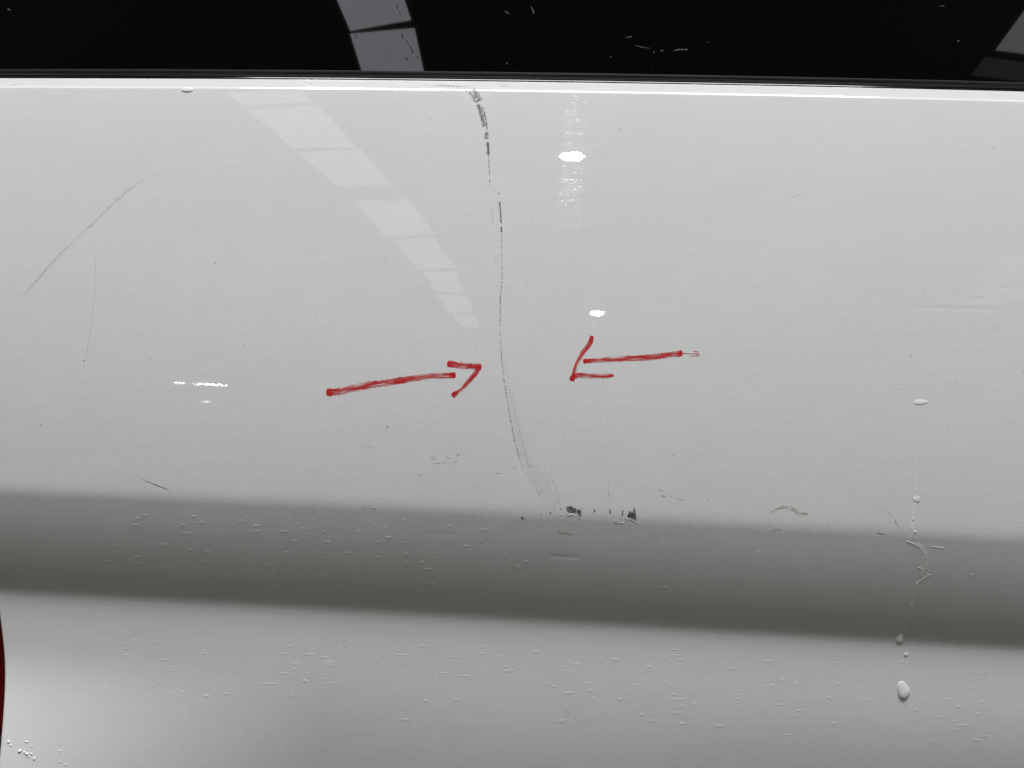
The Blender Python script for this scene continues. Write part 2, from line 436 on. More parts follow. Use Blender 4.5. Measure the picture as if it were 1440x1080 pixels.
CRACK = [([(-20.52,148.65),(-18.69,145.94),(-16.88,142.55)],1.57,0.75),([(-17.23,141.05),(-16.14,138.05),(-15.04,133.95),(-13.95,129.49)],0.77,1.0),([(-15.07,139.92),(-13.25,133.95),(-12.52,128.38)],0.39,0.75),([(-13.22,126.53),(-12.5,122.84)],0.84,0.8),([(-12.14,121.37),(-11.76,115.12)],0.59,0.7),([(-11.76,115.12),(-11.38,106.72),(-11.01,98.73)],0.35,0.42),([(-11.01,98.73),(-10.28,88.6),(-9.55,78.53)],0.21,0.1),([(-6.74,95.83),(-6.39,93.66)],0.32,0.4),([(-6.2,90.77),(-5.67,85.0),(-5.41,80.32)],0.49,1.0),([(-5.31,78.17),(-5.2,75.66)],0.52,0.85),([(-5.13,74.94),(-5.12,66.36)],0.24,0.5),([(-5.12,66.36),(-5.1,49.28),(-5.8,42.2)],0.28,0.5),([(-5.8,43.97),(-5.9,28.08)],0.32,0.6),([(-5.97,28.08),(-5.79,22.45)],0.35,0.4),([(-5.79,21.75),(-5.26,14.02),(-4.2,3.5)],0.26,0.36),([(-4.2,3.5),(-2.1,-8.75),(-0.35,-19.25),(1.4,-28.0),(3.5,-35.71)],0.3,0.4)]
CRACK_LINES = [([(-5.61,21.75),(-4.2,3.5),(-1.75,-12.25),(1.4,-28.0),(3.85,-37.11),(5.25,-41.32),(7.71,-43.78),(10.51,-48.7),(13.32,-53.98),(16.13,-58.91)],[0.21,0.24,0.28,0.32,0.45,0.45,0.42,0.39,0.35,0.24]),([(-1.4,-1.75),(2.1,-17.5),(5.95,-30.8),(7.35,-36.76),(9.81,-42.02)],[0.21,0.24,0.28,0.28,0.17]),([(5.25,-29.75),(6.65,-35.01),(7.7,-39.22)],[0.21,0.28,0.21]),([(18.92,-45.54),(20.67,-49.41),(22.08,-53.28),(23.5,-60.33)],[0.24,0.42,0.42,0.24]),([(9.81,-44.83),(14.72,-52.57),(18.24,-59.97)],[0.17,0.28,0.21]),([(16.82,-47.65),(19.63,-54.68),(21.4,-60.68)],[0.17,0.24,0.21]),([(-9.56,85.0),(-9.19,72.43),(-8.11,59.94)],[0.17,0.17,0.14]),([(47.31,-45.56),(47.69,-52.6),(48.42,-59.65)],[0.21,0.42,0.32]),([(43.15,-58.93),(43.52,-62.47)],[0.21,0.28])]
CHIPS = [[(26.72,-60.57),(27.77,-60.27),(29.23,-60.16),(30.29,-61.16),(31.57,-61.1),(31.93,-62.28),(31.76,-63.53),(30.89,-64.0),(29.54,-63.53),(28.08,-63.35),(27.02,-62.81)],[(32.11,-62.34),(32.75,-61.87),(33.63,-61.99),(34.28,-63.53),(33.94,-64.96),(33.78,-66.04),(33.13,-65.56),(32.54,-64.84),(32.0,-64.12)],[(56.97,-65.69),(57.47,-63.5),(58.05,-62.85),(58.87,-63.08),(59.23,-63.56),(59.81,-62.73),(60.26,-60.73),(60.79,-61.73),(61.35,-64.69),(61.59,-67.92),(60.35,-67.56),(59.04,-66.77),(57.86,-66.05)],[(40.41,-61.64),(40.82,-62.0),(41.12,-62.59),(40.71,-63.0),(40.54,-63.77),(40.31,-63.18)],[(48.08,-61.41),(48.55,-61.89),(49.03,-63.42),(48.4,-64.31),(48.04,-63.42)],[(54.53,-62.25),(55.12,-62.55),(54.9,-64.5),(54.27,-65.63),(53.96,-64.14)],[(18.72,-63.41),(19.13,-63.23),(19.36,-63.76),(19.07,-64.3),(18.66,-63.94)],[(50.41,-68.52),(51.28,-68.46),(52.17,-68.76),(51.71,-69.13),(50.77,-68.94)],[(4.68,-65.57),(5.44,-65.39),(6.03,-66.06),(5.92,-66.91),(5.22,-67.27),(4.63,-66.85),(4.45,-66.18)],[(14.04,-64.6),(14.63,-64.48),(14.75,-64.9),(14.16,-64.96)],[(23.68,-61.39),(24.67,-61.45),(24.56,-61.75),(23.86,-61.75)],[(34.2,-60.81),(34.97,-60.93),(34.62,-61.52),(34.15,-61.28)]]
CHIP_RIMS = [([(27.03,-63.53),(27.97,-64.84),(29.55,-64.48),(31.13,-64.84)],[0.52,1.05,0.88,0.52]),([(32.07,-64.48),(32.78,-65.56),(33.67,-66.76)],[0.52,0.77,0.52]),([(55.97,-65.57),(56.58,-66.89),(57.18,-67.49)],[0.42,0.7,0.35]),([(57.51,-66.47),(59.46,-67.26),(61.43,-68.46)],[0.49,0.63,0.63]),([(23.41,-64.66),(24.28,-64.48)],[0.35,0.42]),([(54.16,-65.57),(53.76,-66.29)],[0.42,0.35]),([(52.75,-68.58),(55.4,-68.82)],[0.17,0.28])]
SMEAR = [([(-4.91,12.27),(-1.4,-3.5),(2.8,-21.0),(7.0,-36.76),(14.02,-50.81),(21.05,-61.75)],[1.05,3.15,4.9,6.3,9.1,10.5])]
CRACK_FLAKES = [([(-21.61,149.09),(-20.14,147.46),(-19.05,145.19)],[0.52,0.88,0.35]),([(-18.68,144.06),(-17.6,143.3)],[0.7,0.88]),([(-16.54,147.45),(-15.45,144.81)],[0.35,0.52]),([(-23.4,148.65),(-22.66,147.84)],[0.52,0.52]),([(-12.16,128.75),(-11.79,125.05)],[0.24,0.32])]
DING = [([(22.34,-73.61),(24.7,-74.1),(27.05,-74.28),(28.83,-74.83),(30.88,-74.46)],[0.42,0.63,0.91,0.98,0.42]),([(-74.22,-61.2),(-67.53,-61.9)],[0.28,0.56]),([(129.24,-72.39),(134.22,-72.41)],[0.42,0.56]),([(181.97,-74.49),(185.24,-74.88),(187.43,-75.26)],[0.42,1.12,0.28])]
SCRATCH_LONG = [([(-246.86,42.93),(-236.19,55.47),(-227.33,65.51),(-218.45,74.13),(-211.35,80.6),(-204.29,87.81),(-195.45,96.11),(-186.56,102.61),(-178.7,107.29)],[0.49,1.19,1.05,0.56,1.12,0.91,1.12,0.63,0.35])]
SCRATCH_FAINT = [([(-208.88,63.56),(-208.81,49.89),(-209.83,33.79),(-212.05,17.76),(-215.15,4.26)],[0.21,0.39,0.35,0.42,0.32]),([(140.31,93.18),(142.89,95.02),(145.84,96.87)],[0.24,0.45,0.21]),([(-74.34,-31.56),(-71.53,-31.2),(-68.01,-30.85)],[0.28,0.52,0.21]),([(190.52,-2.83),(198.5,-2.13)],[0.21,0.21])]
SCRATCH_DARK = [([(-184.14,-47.45),(-179.83,-49.21),(-176.25,-50.61),(-170.89,-52.72)],[0.21,0.42,0.66,0.24])]
SCUFF = [([(-39.93,-36.08),(-37.83,-37.13)],[0.49,0.77]),([(-38.89,-39.24),(-35.03,-39.23)],[0.35,0.56]),([(-34.33,-38.53),(-30.12,-39.58)],[0.42,0.35]),([(-32.22,-36.07),(-30.12,-36.77)],[0.35,0.56]),([(-27.31,-35.02),(-25.91,-34.67)],[0.7,0.84]),([(-29.42,-38.88),(-26.62,-37.82)],[0.35,0.42]),([(71.94,-52.28),(74.4,-52.64)],[0.35,0.49]),([(73.71,-55.11),(76.53,-55.82)],[0.52,0.63]),([(77.58,-54.76),(78.65,-55.82)],[0.56,0.56]),([(80.76,-56.18),(85.0,-57.61)],[0.42,0.35]),([(-8.06,-43.78),(-5.25,-44.13)],[0.49,0.35]),([(0.7,-42.02),(2.1,-39.92)],[0.28,0.21])]
STAIN = [([(127.9,-63.77),(131.08,-62.02),(135.7,-61.33),(139.63,-62.41),(143.22,-64.2),(147.51,-64.58)],[0.7,1.4,2.1,2.8,2.8,0.7]),([(-259.82,154.72),(-256.3,154.22)],[0.35,0.35]),([(-257.83,154.26),(-254.22,155.22)],[0.52,0.35]),([(177.53,-125.75),(182.21,-126.66)],[0.28,0.28]),([(186.27,-62.33),(188.1,-63.59)],[0.28,0.35]),([(187.42,-64.26),(189.25,-65.52)],[0.28,0.35]),([(188.57,-65.48),(190.4,-66.74)],[0.28,0.35]),([(189.72,-67.05),(191.55,-68.32)],[0.28,0.52]),([(190.42,-68.36),(192.26,-69.63)],[0.28,0.52]),([(191.12,-69.38),(192.96,-70.65)],[0.28,0.52]),([(191.7,-70.25),(193.56,-71.52)],[0.28,0.52])]
SCUFF_TOP = [([(-39.69,151.4),(-35.36,151.64),(-31.74,151.14),(-27.05,151.06),(-21.64,150.85)],[0.21,0.42,0.91,0.49,0.21]),([(-5.05,151.22),(-2.16,151.39)],[0.42,0.28])]
SPECKS = [((-161.89,84.16),0.42),((-96.85,35.22),0.35),((-132.86,19.38),0.32),((-61.32,-21.02),0.49),((-76.08,-21.04),0.35),((-108.89,-20.37),0.28),((-147.9,60.3),0.42),((-121.69,35.27),0.28),((-235.96,-20.29),0.42),((-213.78,11.72),0.45),((-179.7,12.73),0.32),((199.49,14.2),0.35),((202.34,-21.26),0.32),((206.84,45.29),0.45),((244.29,28.26),0.49),((217.64,60.49),0.35),((246.19,121.09),0.32),((175.9,82.59),0.24),((54.78,128.53),0.32),((18.43,87.54),0.28),((-71.87,76.47),0.32),((-63.19,61.78),0.32),((132.54,151.79),0.24),((-102.04,152.69),0.42),((-45.57,-44.87),0.42),((-67.08,-56.54),0.32),((202.42,-50.69),0.35),((25.56,-25.91),0.39),((30.47,-8.05),0.24),((8.4,-40.27),0.35),((-17.88,18.24),0.42),((-54.41,22.47),0.28),((-55.79,15.44),0.35),((-72.77,-195.17),0.42),((29.23,-171.65),0.56),((28.11,-170.13),0.39),((-236.44,-167.82),0.35),((-235.02,-188.32),0.32),((108.96,-195.9),0.24),((-129.36,-188.64),0.24),((254.54,-72.21),0.42),((183.86,-31.82),0.28),((114.62,-47.82),0.32),((73.63,-35.06),0.28),((96.64,-56.93),0.39)]
TRICKLE = [([(200.11,-66.7),(199.13,-70.99),(200.38,-74.25),(200.26,-77.19)],[0.77,0.91,1.19,0.84]),([(197.16,-78.65),(200.18,-79.79),(203.61,-81.3),(206.91,-84.7),(208.61,-89.61),(209.65,-94.57)],[0.88,1.26,1.33,1.19,1.12,0.98]),([(209.5,-96.11),(212.18,-96.91)],[0.77,0.49]),([(204.99,-92.62),(207.71,-93.79),(209.08,-95.72)],[0.84,1.05,0.7]),([(211.08,-96.9),(208.13,-99.2),(205.87,-101.13),(205.68,-106.65)],[0.77,1.12,1.26,0.91]),([(210.57,-81.73),(214.26,-82.13),(217.22,-82.53)],[0.49,0.84,0.7]),([(201.42,-58.16),(200.41,-63.14),(199.74,-66.34)],[0.49,0.56,0.7])]
TRICKLE_BEADS = [((205.66,-108.64),0.63),((205.74,-111.06),0.45),((205.02,-113.09),0.66),((204.78,-115.55),0.42),((205.03,-118.47),0.49),((204.5,-121.01),0.39),((204.89,-124.04),0.52),((205.11,-127.59),0.7),((205.04,-129.87),0.84),((207.88,-145.81),0.39),((208.98,-148.79),0.32),((206.65,-150.97),0.32),((208.15,-153.96),0.28),((200.93,-46.78),0.35),((201.72,-53.18),0.56),((200.43,-64.56),0.49),((200.13,-67.42),0.7),((201.44,-73.9),0.77)]
TRICKLE_FILM = [([(202.36,-79.8),(205.6,-82.81),(207.64,-87.71),(208.02,-93.41),(207.22,-98.03)],[1.75,3.15,3.85,3.85,1.75]),([(200.53,-69.21),(199.99,-73.89),(199.66,-78.3)],[1.4,2.1,2.1]),([(201.96,-35.43),(201.29,-46.07),(201.4,-56.73),(200.14,-68.13)],[0.52,1.05,1.4,1.4]),([(205.62,-101.91),(205.23,-112.28),(204.82,-122.3),(204.05,-130.33)],[1.4,1.75,1.4,2.1]),([(206.91,-137.69),(207.88,-145.81),(206.99,-155.05)],[1.05,1.4,1.75])]
EDGE_GLINTS = [((-262.2,-186.28),0.77,0.7,0.5),((-260.93,-188.02),0.49,0.49,0.35),((-255.94,-190.84),1.12,0.84,0.6),((-253.7,-191.57),0.56,0.49,0.4),((-252.19,-192.29),0.84,0.77,0.55),((-250.02,-192.32),0.63,0.52,0.4),((-251.36,-193.7),0.52,0.42,0.3),((-248.39,-194.8),0.56,0.91,0.45),((-253.07,-186.37),1.22,0.35,0.3),((-235.59,-191.14),0.42,0.35,0.3),((-235.3,-196.46),0.49,0.35,0.3),((-231.99,-197.95),0.56,0.32,0.3),((-249.96,-188.49),0.45,0.32,0.3)]
DROPS = [((205.44,-160.99),3.43,4.62,1.25),((203.68,-133.8),1.82,2.97,1.3),((207.19,-142.12),1.26,1.12,0.6),((201.78,-57.45),2.1,1.57,0.22),((203.88,-9.04),3.85,1.26,0.18),((-165.67,150.08),2.97,1.57,0.35)]
